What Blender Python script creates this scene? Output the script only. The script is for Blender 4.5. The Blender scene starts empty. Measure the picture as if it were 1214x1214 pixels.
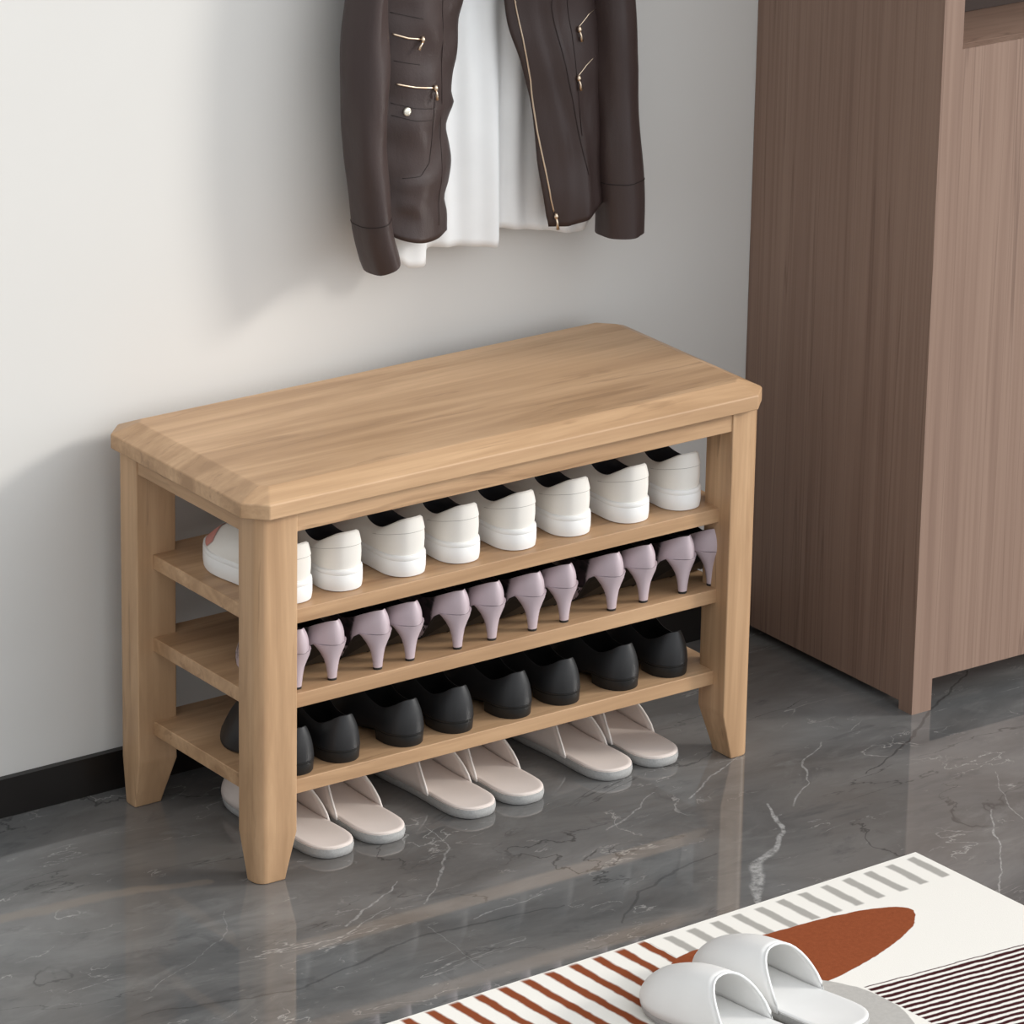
import bpy, bmesh, math, random
from math import sin, cos, pi, sqrt
from mathutils import Vector, Matrix, noise
random.seed(7)
scene = bpy.context.scene
C = bpy.context.collection

# ------------------------------------------------------------------ helpers
def mesh_obj(name, verts, faces, mat, parent=None, smooth=False, sharp=None):
    me = bpy.data.meshes.new(name)
    me.from_pydata([tuple(v) for v in verts], [], faces)
    bm = bmesh.new(); bm.from_mesh(me)
    bmesh.ops.recalc_face_normals(bm, faces=bm.faces)
    bm.to_mesh(me); bm.free()
    if smooth:
        for p in me.polygons: p.use_smooth = True
        if sharp is not None:
            me.set_sharp_from_angle(angle=sharp)
    me.materials.append(mat)
    o = bpy.data.objects.new(name, me)
    C.objects.link(o)
    if parent: o.parent = parent
    return o

class MB:
    """collects geometry for ONE mesh"""
    def __init__(s): s.v = []; s.f = []
    def add(s, vs, fs):
        n = len(s.v); s.v += [tuple(v) for v in vs]; s.f += [tuple(i + n for i in f) for f in fs]
    def rings(s, rs, closed=True, cap0=False, cap1=False, wrap=False):
        n = len(rs[0]); vs = [p for r in rs for p in r]; fs = []
        R_ = len(rs)
        for a in range(R_ if wrap else R_ - 1):
            b = (a + 1) % R_
            for i in range(n if closed else n - 1):
                j = (i + 1) % n
                fs.append((a*n + i, a*n + j, b*n + j, b*n + i))
        if cap0: fs.append(tuple(range(n))[::-1])
        if cap1: fs.append(tuple((R_-1)*n + i for i in range(n)))
        s.add(vs, fs)
    def box(s, x0, x1, y0, y1, z0, z1):
        s.add([(x0,y0,z0),(x1,y0,z0),(x1,y1,z0),(x0,y1,z0),(x0,y0,z1),(x1,y0,z1),(x1,y1,z1),(x0,y1,z1)],
              [(0,3,2,1),(4,5,6,7),(0,1,5,4),(1,2,6,5),(2,3,7,6),(3,0,4,7)])
    def tube(s, pts, r, n=8, caps=True):
        pts = [Vector(p) for p in pts]; rs = []
        for k, p in enumerate(pts):
            t = (pts[min(k+1, len(pts)-1)] - pts[max(k-1, 0)]).normalized()
            up = Vector((0,0,1)) if abs(t.z) < .9 else Vector((0,1,0))
            a = t.cross(up).normalized(); b = t.cross(a)
            rr = r[k] if isinstance(r, (list, tuple)) else r
            rs.append([p + a*rr*cos(2*pi*i/n) + b*rr*sin(2*pi*i/n) for i in range(n)])
        s.rings(rs, cap0=caps, cap1=caps)
    def build(s, name, mat, parent=None, smooth=False, sharp=None):
        return mesh_obj(name, s.v, s.f, mat, parent, smooth, sharp)

def bevel(o, w, seg=2, ang=.5):
    m = o.modifiers.new('bevel', 'BEVEL'); m.width = w; m.segments = seg
    m.limit_method = 'ANGLE'; m.angle_limit = ang; m.harden_normals = False
    for p in o.data.polygons: p.use_smooth = True
    w_ = o.modifiers.new('wn', 'WEIGHTED_NORMAL'); w_.keep_sharp = True
    return o

def tag(o, label=None, cat=None, group=None, kind=None):
    if label: o['label'] = label
    if cat: o['category'] = cat
    if group: o['group'] = group
    if kind: o['kind'] = kind
    return o
def empty(name, loc=(0,0,0), rz=0):
    o = bpy.data.objects.new(name, None); o.empty_display_size = .05
    o.location = loc; o.rotation_euler = (0,0,rz); C.objects.link(o); return o
def copy_tree(o, parent=None):
    c = o.copy(); C.objects.link(c)
    if parent: c.parent = parent
    for ch in list(o.children): copy_tree(ch, c)
    return c
def lerp(a, b, t): return a + (b - a)*t
def interp(tab, x):
    if x <= tab[0][0]: return tab[0][1]
    for (a, va), (b, vb) in zip(tab, tab[1:]):
        if x <= b: return lerp(va, vb, (x - a)/(b - a))
    return tab[-1][1]
def sinterp(tab, x):
    """Catmull-Rom through the table"""
    if x <= tab[0][0]: return tab[0][1]
    if x >= tab[-1][0]: return tab[-1][1]
    for i in range(len(tab)-1):
        a, va = tab[i]; b, vb = tab[i+1]
        if x <= b:
            t = (x-a)/(b-a)
            pa = tab[i-1] if i else (2*a-b, va); pb = tab[i+2] if i+2 < len(tab) else (2*b-a, vb)
            m0 = (vb-pa[1])/(b-pa[0])*(b-a); m1 = (pb[1]-va)/(pb[0]-a)*(b-a)
            return (2*t**3-3*t*t+1)*va+(t**3-2*t*t+t)*m0+(-2*t**3+3*t*t)*vb+(t**3-t*t)*m1
def sstep(a, b, x):
    t = max(0, min(1, (x-a)/(b-a))); return t*t*(3-2*t)

# ------------------------------------------------------------------ materials
class NT:
    def __init__(s, name):
        s.m = bpy.data.materials.new(name); s.m.use_nodes = True
        s.t = s.m.node_tree; s.b = s.t.nodes['Principled BSDF']
    def n(s, typ, **k):
        x = s.t.nodes.new(typ)
        for a, v in k.items():
            if a.startswith('i_'): x.inputs[a[2:].replace('_', ' ')].default_value = v
            else: setattr(x, a, v)
        return x
    def l(s, a, b): s.t.links.new(a, b)
    def val(s, sock, v):
        if isinstance(v, (int, float)): sock.default_value = v
        elif isinstance(v, (tuple, list)): sock.default_value = tuple(v) + ((1,) if len(v) == 3 and sock.type == 'RGBA' else ())
        else: s.l(v, sock)
    def math(s, op, a, b=None, c=None, clamp=False):
        x = s.n('ShaderNodeMath', operation=op, use_clamp=clamp)
        s.val(x.inputs[0], a)
        if b is not None: s.val(x.inputs[1], b)
        if c is not None: s.val(x.inputs[2], c)
        return x.outputs[0]
    def coord(s, scale=(1,1,1), loc=(0,0,0), rot=(0,0,0)):
        tc = s.n('ShaderNodeTexCoord'); mp = s.n('ShaderNodeMapping')
        mp.inputs['Scale'].default_value = scale; mp.inputs['Location'].default_value = loc; mp.inputs['Rotation'].default_value = rot
        s.l(tc.outputs['Object'], mp.inputs['Vector']); return mp.outputs[0]
    def noise(s, vec, scale, detail=4, rough=.5, dist=0):
        x = s.n('ShaderNodeTexNoise'); s.l(vec, x.inputs['Vector'])
        x.inputs['Scale'].default_value = scale; x.inputs['Detail'].default_value = detail
        x.inputs['Roughness'].default_value = rough; x.inputs['Distortion'].default_value = dist
        return x.outputs['Fac']
    def ramp(s, fac, stops, interp_='LINEAR'):
        x = s.n('ShaderNodeValToRGB'); x.color_ramp.interpolation = interp_
        e = x.color_ramp.elements
        while len(e) < len(stops): e.new(.5)
        for i, (p, c) in enumerate(stops):
            e[i].position = p; e[i].color = (c, c, c, 1) if isinstance(c, (int, float)) else tuple(c) + (1,)
        s.l(fac, x.inputs[0]); return x.outputs[0]
    def mix(s, fac, a, b, typ='MIX'):
        x = s.n('ShaderNodeMix', data_type='RGBA', blend_type=typ)
        s.val(x.inputs[0], fac); s.val(x.inputs[6], a); s.val(x.inputs[7], b); return x.outputs[2]
    def smooth(s, v, a, b, lo=0., hi=1.):
        x = s.n('ShaderNodeMapRange', interpolation_type='SMOOTHSTEP')
        s.val(x.inputs['Value'], v); s.val(x.inputs['From Min'], a); s.val(x.inputs['From Max'], b)
        s.val(x.inputs['To Min'], lo); s.val(x.inputs['To Max'], hi); return x.outputs[0]
    def bump(s, h, strength, dist=.001):
        x = s.n('ShaderNodeBump'); x.inputs['Strength'].default_value = strength; x.inputs['Distance'].default_value = dist
        s.l(h, x.inputs['Height']); s.l(x.outputs[0], s.b.inputs['Normal'])
    def fin(s, col=None, rough=.5, spec=.5, metal=0.):
        if col is not None: s.val(s.b.inputs['Base Color'], col)
        s.val(s.b.inputs['Roughness'], rough); s.b.inputs['Specular IOR Level'].default_value = spec
        s.b.inputs['Metallic'].default_value = metal
        return s.m
def lin(r, g, b):
    f = lambda c: (c/255/12.92 if c <= 10 else ((c/255 + .055)/1.055)**2.4)
    return (f(r), f(g), f(b))
def plain(name, rgb, rough=.5, spec=.5, metal=0., bump=0, bscale=300, vary=.04):
    t = NT(name); v = t.coord()
    n = t.noise(v, 25, 3)
    col = t.mix(n, tuple(c*(1-vary) for c in rgb), tuple(min(1, c*(1+vary)) for c in rgb))
    if bump: t.bump(t.noise(v, bscale, 3), bump, .0006)
    return t.fin(col, rough, spec, metal)

def oak(name, grain='x'):
    t = NT(name)
    sc = {'x': (1.3, 16, 16), 'y': (16, 1.3, 16), 'z': (16, 16, 1.3)}[grain]
    sc2 = {'x': (3, 120, 120), 'y': (120, 3, 120), 'z': (120, 120, 3)}[grain]
    v = t.coord(sc); v2 = t.coord(sc2)
    a = t.noise(v, 1.4, 5, .6, .6); b = t.noise(v2, 1.0, 3, .6)
    c = t.noise(t.coord(tuple(k*.25 for k in sc)), 1.5, 2)
    base = t.ramp(a, [(.34, WOOD_D), (.5, WOOD_M), (.66, WOOD_L)])
    base = t.mix(t.math('MULTIPLY', t.ramp(b, [(.38, 1.), (.55, 0.)]), .30), base, WOOD_D)
    streak = t.ramp(t.noise(t.coord(tuple(k*2.2 for k in sc)), 1.5, 4, .55, .8), [(.60, 0.), (.68, 1.)])
    base = t.mix(t.math('MULTIPLY', streak, .5), base, WOOD_X)
    base = t.mix(t.ramp(c, [(.4, 0.), (.7, .3)]), base, WOOD_L)
    t.bump(b, .08, .0004)
    return t.fin(base, .42, .35)
WOOD_L = (.585, .378, .220); WOOD_M = (.470, .292, .162); WOOD_D = (.34, .200, .105); WOOD_X = (.21, .115, .058)
M = {}
M['oak_x'] = oak('oak_x', 'x'); M['oak_y'] = oak('oak_y', 'y'); M['oak_z'] = oak('oak_z', 'z')

def walnut(name, grain='z'):
    t = NT(name)
    sc = {'z': (48, 48, .7), 'x': (4, 30, 30)}[grain]
    v = t.coord(sc)
    a = t.noise(v, 1.0, 4, .65, .15)
    b = t.noise(t.coord(tuple(k*4 for k in sc)), 1., 2, .5)
    col = t.ramp(a, [(.3, (.215, .135, .100)), (.5, (.265, .172, .128)), (.7, (.300, .200, .150))])
    col = t.mix(t.math('MULTIPLY', t.ramp(b, [(.38, 1.), (.5, 0.)]), .16), col, (.15, .085, .06))
    line = t.ramp(t.noise(t.coord(tuple(k*.5 for k in sc)), 1.3, 2, .4), [(.5, 0.), (.508, 1.), (.516, 0.)])
    col = t.mix(t.math('MULTIPLY', line, .5), col, (.13, .075, .055))
    return t.fin(col, .5, .35)
M['walnut'] = walnut('walnut', 'z'); M['walnut_x'] = walnut('walnut_x', 'x')

def plaster():
    t = NT('plaster'); v = t.coord()
    n = t.noise(v, 2.2, 4, .55); m = t.noise(v, 60, 3)
    col = t.mix(n, (.655, .64, .612), (.705, .69, .662))
    t.bump(m, .04, .001)
    return t.fin(col, .75, .25)
M['plaster'] = plaster()
M['shaded_panel'] = plain('shaded_panel', (.055, .038, .032), .6, .3)  # niche back panel, with the shade of the niche put into its colour
M['black_trim'] = plain('black_trim', (.012, .010, .009), .35, .4)

# marble floor: mottled dark grey stone with white and dark veins (vein paths in metres on the floor)
def marble():
    t = NT('marble')
    tc = t.n('ShaderNodeTexCoord'); base = tc.outputs['Object']
    wob = t.n('ShaderNodeTexNoise'); t.l(base, wob.inputs['Vector']); wob.inputs['Scale'].default_value = 16; wob.inputs['Detail'].default_value = 4
    sub = t.n('ShaderNodeVectorMath', operation='SUBTRACT'); t.l(wob.outputs['Color'], sub.inputs[0]); sub.inputs[1].default_value = (.5,.5,.5)
    scl = t.n('ShaderNodeVectorMath', operation='SCALE'); t.l(sub.outputs[0], scl.inputs[0]); scl.inputs['Scale'].default_value = .03
    add = t.n('ShaderNodeVectorMath', operation='ADD'); t.l(base, add.inputs[0]); t.l(scl.outputs[0], add.inputs[1])
    V = add.outputs[0]
    mp = t.n('ShaderNodeMapping'); mp.inputs['Rotation'].default_value = (0,0,.5); mp.inputs['Scale'].default_value = (1, 2.4, 1); t.l(base, mp.inputs['Vector'])
    S = mp.outputs[0]
    a = t.noise(S, 2.6, 7, .62, .5); b = t.noise(S, 7, 6, .65, .8); c = t.noise(base, 1.7, 3)
    col = t.ramp(a, [(.3, (.075, .077, .079)), (.5, (.138, .139, .139)), (.68, (.205, .206, .205))])
    col = t.mix(t.ramp(c, [(.48, 0.), (.66, .5)]), col, (.155, .132, .115))
    col = t.mix(t.ramp(b, [(.55, 0.), (.75, .5)]), col, (.24, .24, .235))
    col = t.mix(t.ramp(b, [(.28, .6), (.42, 0.)]), col, (.07, .071, .074))
    # fine natural veins
    def ridge(vec, sc, w, mask_sc, lo, hi, rough=.55, dist=.7):
        n = t.noise(vec, sc, 6, rough, dist)
        r = t.math('ABSOLUTE', t.math('SUBTRACT', n, .5))
        r = t.smooth(r, 0., w, 1., 0.)
        m = t.ramp(t.noise(vec, mask_sc, 3), [(lo, 0.), (hi, 1.)])
        return t.math('MULTIPLY', r, m)
    col = t.mix(t.math('MULTIPLY', ridge(S, 3.1, .006, 5.5, .52, .62), .5), col, (.50, .49, .47))
    col = t.mix(t.math('MULTIPLY', ridge(S, 9., .012, 9, .56, .64), .4), col, (.42, .41, .40))
    col = t.mix(t.math('MULTIPLY', ridge(S, 2.1, .007, 3.7, .48, .58), .6), col, (.03, .03, .03))
    # individually drawn veins, then one broad brown band
    sep = t.n('ShaderNodeSeparateXYZ'); t.l(V, sep.inputs[0]); X, Y = sep.outputs[0], sep.outputs[1]
    def seg(p, q_, w0, w1):
        dx, dy = q_[0]-p[0], q_[1]-p[1]; L2 = dx*dx + dy*dy
        px = t.math('SUBTRACT', X, p[0]); py = t.math('SUBTRACT', Y, p[1])
        h = t.math('MULTIPLY_ADD', px, dx/L2, t.math('MULTIPLY', py, dy/L2), clamp=True)
        ex = t.math('MULTIPLY_ADD', h, -dx, px); ey = t.math('MULTIPLY_ADD', h, -dy, py)
        d = t.math('SQRT', t.math('ADD', t.math('MULTIPLY', ex, ex), t.math('MULTIPLY', ey, ey)))
        w = t.math('MULTIPLY_ADD', h, w1-w0, w0)
        return t.smooth(t.math('DIVIDE', d, w), .35, 1., 1., 0.)
    def poly(pts, ws):
        r = None
        for (p, q_), (a_, b_) in zip(zip(pts, pts[1:]), zip(ws, ws[1:])):
            x = seg(p, q_, a_, b_); r = x if r is None else t.math('MAXIMUM', r, x)
        return r
    n2 = t.ramp(t.noise(base, 85, 5, .75), [(.36, .05), (.58, 1.)])
    white = [([(.709,-.515),(.666,-.592),(.627,-.629),(.58,-.661),(.533,-.706),(.500,-.765)], [.003,.005,.005,.012,.010,.004], .75),
             ([(.785,-.366),(.70,-.405),(.631,-.442)], [.0012,.003,.0035], .55),
             ([(.604,-.405),(.487,-.47)], [.0012,.003], .5), ([(.167,-.449),(.04,-.524)], [.0012,.004], .5),
             ([(.12,-.505),(.03,-.545)], [.001,.0035], .5), ([(.89,-.39),(.831,-.437),(.79,-.494),(.73,-.537)], [.002,.003,.002,.003], .5),
             ([(.938,-.69),(.889,-.755),(.855,-.811),(.774,-.896)], [.002,.0025,.002,.002], .6),
             ([(.294,-.33),(.28,-.398),(.23,-.46),(.16,-.52)], [.001,.002,.003,.0015], .5),
             ([(.124,-.585),(.11,-.721)], [.0015,.0015], .2), ([(.294,-.579),(.181,-.594)], [.002,.002], .4),
             ([(-.255,-.549),(-.148,-.493),(-.09,-.459),(-.06,-.40)], [.0015,.0015,.002,.001], .22),
             ([(1.02,-.60),(.97,-.68),(.94,-.80)], [.001,.002,.001], .4)]
    for pts, ws, k in white:
        if max(ws) < .006: ws = [w_*.72 for w_ in ws]
        col = t.mix(t.math('MULTIPLY', t.math('MULTIPLY', poly(pts, ws), n2), k), col, (.50, .50, .49))
    dark = [([(1.226,-.306),(1.10,-.38),(.99,-.455),(.878,-.512)], [.002,.003,.0035,.001], .6),
            ([(-.30,-.60),(-.10,-.64),(.10,-.60),(.30,-.62)], [.002,.003,.003,.002], .4),
            ([(.55,-.60),(.40,-.64),(.33,-.70)], [.002,.003,.002], .4)]
    for pts, ws, k in dark:
        col = t.mix(t.math('MULTIPLY', poly(pts, ws), k), col, (.035, .035, .036))
    band = poly([(-.42,-.262),(-.29,-.275),(-.155,-.285),(-.03,-.32)], [.018,.017,.016,.012])
    col = t.mix(t.math('MULTIPLY', band, .5), col, (.24, .20, .165))
    rough = t.ramp(b, [(.3, .03), (.7, .07)])
    return t.fin(col, rough, .72)
M['marble'] = marble()

def rug_mat():
    """local coords: origin at the rug's back right corner, x to the left edge is negative, y towards the room negative"""
    t = NT('rug_weave')
    tc = t.n('ShaderNodeTexCoord')
    wob = t.n('ShaderNodeTexNoise'); t.l(tc.outputs['Object'], wob.inputs['Vector']); wob.inputs['Scale'].default_value = 45; wob.inputs['Detail'].default_value = 5
    sub = t.n('ShaderNodeVectorMath', operation='SUBTRACT'); t.l(wob.outputs['Color'], sub.inputs[0]); sub.inputs[1].default_value = (.5,.5,.5)
    scl = t.n('ShaderNodeVectorMath', operation='SCALE'); t.l(sub.outputs[0], scl.inputs[0]); scl.inputs['Scale'].default_value = .006
    add = t.n('ShaderNodeVectorMath', operation='ADD'); t.l(tc.outputs['Object'], add.inputs[0]); t.l(scl.outputs[0], add.inputs[1])
    sep = t.n('ShaderNodeSeparateXYZ'); t.l(add.outputs[0], sep.inputs[0])
    s = t.math('MULTIPLY', sep.outputs[0], -1.); d = t.math('MULTIPLY', sep.outputs[1], -1.)   # s: left from corner, d: into the room
    def between(v, a, b, e=.0015):
        return t.math('MULTIPLY', t.smooth(v, t.math('SUBTRACT', a, e) if not isinstance(a, float) else a-e, t.math('ADD', a, e) if not isinstance(a, float) else a+e),
                      t.smooth(v, b-e if isinstance(b, float) else t.math('SUBTRACT', b, e), b+e if isinstance(b, float) else t.math('ADD', b, e), 1., 0.))
    col = (.88, .855, .80)
    # grey bars along the back border
    ph = t.math('FRACT', t.math('DIVIDE', t.math('SUBTRACT', s, .004), .0362))
    bar = between(ph, .22, .60, .06)
    g = t.math('MULTIPLY', t.math('MULTIPLY', bar, between(d, .010, .078, .002)), between(s, .008, .447, .001))
    col = t.mix(t.math('MULTIPLY', g, .85), col, (.33, .315, .29))
    # rust bars further left
    g2 = t.math('MULTIPLY', t.math('MULTIPLY', bar, between(d, .003, t_long, .004)), t.smooth(s, .447, .449))
    col = t.mix(g2, col, (.25, .065, .025))
    # rust leaf
    def ell(cx, cy, rx, ry, ang, e):
        u0 = t.math('SUBTRACT', s, cx); v0 = t.math('SUBTRACT', d, cy)
        u = t.math('ADD', t.math('MULTIPLY', u0, cos(ang)), t.math('MULTIPLY', v0, sin(ang)))
        v = t.math('ADD', t.math('MULTIPLY', u0, -sin(ang)), t.math('MULTIPLY', v0, cos(ang)))
        u = t.math('DIVIDE', u, rx); v = t.math('DIVIDE', v, ry)
        r = t.math('SQRT', t.math('ADD', t.math('MULTIPLY', u, u), t.math('MULTIPLY', v, v)))
        return t.smooth(r, 1-e, 1+e, 1., 0.)
    n = t.noise(tc.outputs['Object'], 160, 4, .6)
    rust = t.mix(n, (.21, .052, .020), (.34, .092, .035))
    # leaf: bounded by two curves over s
    def curve(pts):
        x = t.n('ShaderNodeFloatCurve'); cv = x.mapping.curves[0]; x.mapping.use_clip = False
        while len(cv.points) < len(pts): cv.points.new(.5, .5)
        for i, (a_, b_) in enumerate(pts): cv.points[i].location = (a_/.6, b_/.3)
        x.mapping.update(); t.val(x.inputs['Value'], t.math('DIVIDE', s, .6)); return t.math('MULTIPLY', x.outputs[0], .3)
    upc = curve([(0,.15),(.118,.140),(.122,.120),(.135,.107),(.176,.092),(.248,.080),(.325,.074),(.375,.067),(.427,.059),(.50,.10),(.6,.15)])
    loc_ = curve([(0,.10),(.118,.128),(.128,.142),(.158,.166),(.208,.188),(.260,.204),(.313,.216),(.38,.220),(.45,.20),(.50,.15),(.6,.10)])
    leaf = t.math('MULTIPLY', t.smooth(t.math('SUBTRACT', d, upc), -.0008, .0008), t.smooth(t.math('SUBTRACT', loc_, d), -.0008, .0008))
    col = t.mix(leaf, col, rust)
    # burgundy pin stripes
    d2 = t.math('MULTIPLY_ADD', s, .10, d)
    pin = between(t.math('FRACT', t.math('DIVIDE', d2, .0118)), .20, .76, .08)
    reg = t.math('MULTIPLY', t.smooth(d2, .289, .291), t.smooth(s, .317, .319, 1., 0.))
    col = t.mix(t.math('MULTIPLY', pin, reg), col, (.055, .012, .014))
    # grey disc
    col = t.mix(ell(*DISC, .006), col, t.mix(n, (.42, .405, .38), (.56, .54, .51)))
    t.bump(t.noise(tc.outputs['Object'], 700, 3), .3, .0008)
    return t.fin(col, .9, .1)
t_long = .25
DISC = (.463, .298, .145, .145, 0.)
M['rug'] = rug_mat()
M['rug_edge'] = plain('rug_edge', (.62, .58, .53), .9, .1)

# footwear & clothes
M['canvas_white'] = plain('canvas_white', (.80, .765, .71), .55, .4, bump=.08, bscale=500)
M['rubber_white'] = plain('rubber_white', (.84, .83, .81), .45, .45)
M['toe_pink'] = plain('toe_pink', (.62, .27, .23), .6, .3)
M['dark_lining'] = plain('dark_lining', (.040, .038, .043), .6, .3)
M['dark_thread'] = plain('dark_thread', (.36, .33, .30), .7, .2)
M['lace'] = plain('lace', (.85, .84, .82), .7, .2)
def lilac():
    t = NT('lilac_satin')
    tc = t.n('ShaderNodeTexCoord'); sep = t.n('ShaderNodeSeparateXYZ'); t.l(tc.outputs['Object'], sep.inputs[0])
    n = t.noise(t.coord((60, 40, 90)), 1, 3, .6, 1.2)
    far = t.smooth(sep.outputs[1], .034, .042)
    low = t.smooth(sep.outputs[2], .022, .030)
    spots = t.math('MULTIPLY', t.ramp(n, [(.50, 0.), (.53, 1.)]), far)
    dark = t.math('MULTIPLY', far, low)  # dark upper vamp, partly the shade between the shoes put into its colour
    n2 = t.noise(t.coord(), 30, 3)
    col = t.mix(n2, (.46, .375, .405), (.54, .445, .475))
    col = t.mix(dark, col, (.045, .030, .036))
    col = t.mix(spots, col, (.012, .010, .012))
    return t.fin(col, .38, .45)
M['lilac'] = lilac()
M['tan_insole'] = plain('tan_insole', (.30, .18, .11), .6, .3)
M['black_leather'] = plain('black_leather', (.015, .015, .016), .46, .45, bump=.08)
M['black_inside'] = plain('black_inside', (.006, .006, .006), .7, .2)
M['black_rubber'] = plain('black_rubber', (.012, .012, .012), .5, .4)
def felt():
    t = NT('grey_felt'); v = t.coord()
    n = t.noise(v, 260, 4, .7)
    t.bump(n, .5, .0015)
    return t.fin(t.mix(n, (.30, .30, .29), (.52, .51, .50)), .95, .1)
M['felt'] = felt()
M['blush'] = plain('blush', (.78, .69, .635), .7, .25, bump=.06, bscale=600)
M['blush_trim'] = plain('blush_trim', (.80, .74, .69), .6, .3)
M['white_soft'] = plain('white_soft', (.82, .815, .80), .45, .4)
M['white_edge'] = plain('white_edge', (.86, .86, .85), .4, .4)
def leather():
    t = NT('brown_leather'); v = t.coord()
    n = t.noise(v, 420, 4, .6); m = t.noise(v, 14, 4)
    mp = t.coord((30, 30, 12)); w = t.noise(mp, 1, 3)
    h = t.math('ADD', t.math('MULTIPLY', n, .3), t.math('MULTIPLY', w, 2.))
    t.bump(h, .5, .0016)
    return t.fin(t.mix(m, (.034, .020, .018), (.050, .031, .028)), t.ramp(m, [(.3, .42), (.7, .55)]), .5)
M['leather'] = leather()
M['seam'] = plain('seam', (.020, .013, .012), .6, .3)
M['gold'] = plain('gold', (.80, .64, .48), .28, .5, 1.)
M['snap'] = plain('snap', (.88, .84, .72), .25, .5, .6)
M['shirt'] = plain('shirt', (.90, .905, .90), .8, .2, bump=.06, bscale=500)
M['steel'] = plain('steel', (.6, .6, .6), .3, .5, 1.)

# ------------------------------------------------------------------ setting
def struct(name, mb, mat):
    o = mb.build(name, mat); o['kind'] = 'structure'; return o
b = MB(); b.box(-3.6, 3.2, -6.2, .12, -.05, 0); struct('floor', b, M['marble'])
b = MB(); b.box(-3.6, 3.2, 0, .12, 0, 2.7); struct('wall_back', b, M['plaster'])
b = MB(); b.box(-3.6, 1.056, -.010, 0, 0, .0535); struct('baseboard_back', b, M['black_trim'])

# ------------------------------------------------------------------ shoe bench
W, D, H, GAP = .8, .353, .523, .0295
YB = -GAP; YF = YB - D; INS = .0111; S = .0499
bench = empty('shoe_bench', (0, 0, 0))
tag(bench, 'light oak shoe rack bench with three open shelves standing against the wall', 'bench')
def oct_ring(x0, x1, y0, y1, c, z):
    return [(x0+c,y0,z),(x1-c,y0,z),(x1,y0+c,z),(x1,y1-c,z),(x1-c,y1,z),(x0+c,y1,z),(x0,y1-c,z),(x0,y0+c,z)]
b = MB(); bw = .0293; c = .0229; tb = .0131
b.rings([oct_ring(-.005, W, YF, YB, .026, H-tb-.0195), oct_ring(-.005, W, YF, YB, .026, H-tb), [(bw+.009,YF+bw,H),(W-bw-.012,YF+bw,H),(W-bw,YF+bw+.012,H),(W-bw,YB-bw-.020,H),(W-bw-.020,YB-bw,H),(bw+.010,YB-bw,H),(bw,YB-bw-.010,H),(bw,YF+bw+.009,H)]], cap0=True, cap1=True)
seat = b.build('seat_top', M['oak_x'], bench); bevel(seat, .0018, 3, .15)
def leg(ix, iy, SX, SY):
    # outer corner at (x,y) ; ix,iy = direction towards the inside
    ox = INS if ix > 0 else W-INS; oy = (YF+INS) if iy > 0 else (YB-INS)
    zt = H-tb-.0195
    rs = []
    for z, o_, i_ in ((0, .003 if ix > 0 else .0, .0150), (.010, .0025 if ix > 0 else .0, .0130), (.064, .0, .0), (.07, 0, 0), (zt, 0, 0)):
        s0, s1, s2 = o_, SX-i_, SY-i_; cc = .015
        pts = [(s0+cc, s0), (s0+cc*.62, s0+cc*.07), (s0+cc*.29, s0+cc*.29), (s0+cc*.07, s0+cc*.62), (s0, s0+cc), (s0, s2), (s1, s2), (s1, s0)]
        rs.append([(ox+ix*p, oy+iy*r, z) for p, r in pts])
    m = MB(); m.rings(rs, cap0=True, cap1=True)
    o = m.build('leg', M['oak_z'], bench); bevel(o, .0018, 2, .3); return o
for ix, iy, sx_, sy_ in ((1,1,.058,.045),(-1,1,.047,.055),(1,-1,.058,.050),(-1,-1,.047,.050)): leg(ix, iy, sx_, sy_)
rz = .4624; zt = H-tb-.0195
for (x0, x1, y0, y1, mt) in ((INS+S-.004, W-INS-S+.004, YF+INS+.002, YF+INS+.022, 'oak_x'), (INS+S-.004, W-INS-S+.004, YB-INS-.022, YB-INS-.002, 'oak_x'),
                         (INS+.002, INS+.022, YF+INS+S-.004, YB-INS-S+.004, 'oak_y'), (W-INS-.022, W-INS-.002, YF+INS+S-.004, YB-INS-S+.004, 'oak_y')):
    m = MB(); m.box(x0, x1, y0, y1, rz, zt); bevel(m.build('rail', M[mt], bench), .0012)
Z1, Z2, Z3, TS, SI = .3505, .2375, .1216, .0196, .0235
for z in (Z1, Z2, Z3):
    m = MB(); m.box(INS+SI, W-INS-SI, YF+INS+SI, YB-INS-SI, z-TS, z); bevel(m.build('shelf', M['oak_x'], bench), .0012)

# ------------------------------------------------------------------ footwear
N2 = 26
def us():  # cosine spaced 0..1
    return [(1-cos(pi*k/N2))/2 for k in range(N2+1)]
def outline(L, tab, curve=0., y0=0., a=.16, bt=.30, p=2.3, pt=2.0, kx=1.):
    """closed loop starting at the heel, right side first; returns (x,y,u)"""
    right = []; left = []
    for u in us():
        w = sinterp(tab, u)
        e = 1.
        if u < a: e = max(0, 1-(1-u/a)**p)**(1/p)
        if u > 1-bt: e *= max(0, 1-((u-(1-bt))/bt)**pt)**(1/pt)
        cx = curve*sin(pi*u)
        right.append((cx + w*e*kx, y0+u*L, u)); left.append((cx - w*e*kx, y0+u*L, u))
    return right + left[-2:0:-1]
def ring(out, z, off=0.):
    """offset outline outwards by off, z scalar or function of u"""
    n = len(out); r = []
    for i in range(n):
        x, y, u = out[i]
        if off:
            a = out[i-1]; c_ = out[(i+1) % n]
            tx, ty = c_[0]-a[0], c_[1]-a[1]; l = sqrt(tx*tx+ty*ty) or 1
            x += ty/l*off; y -= tx/l*off
        r.append((x, y, z(u) if callable(z) else z))
    return r
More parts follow.
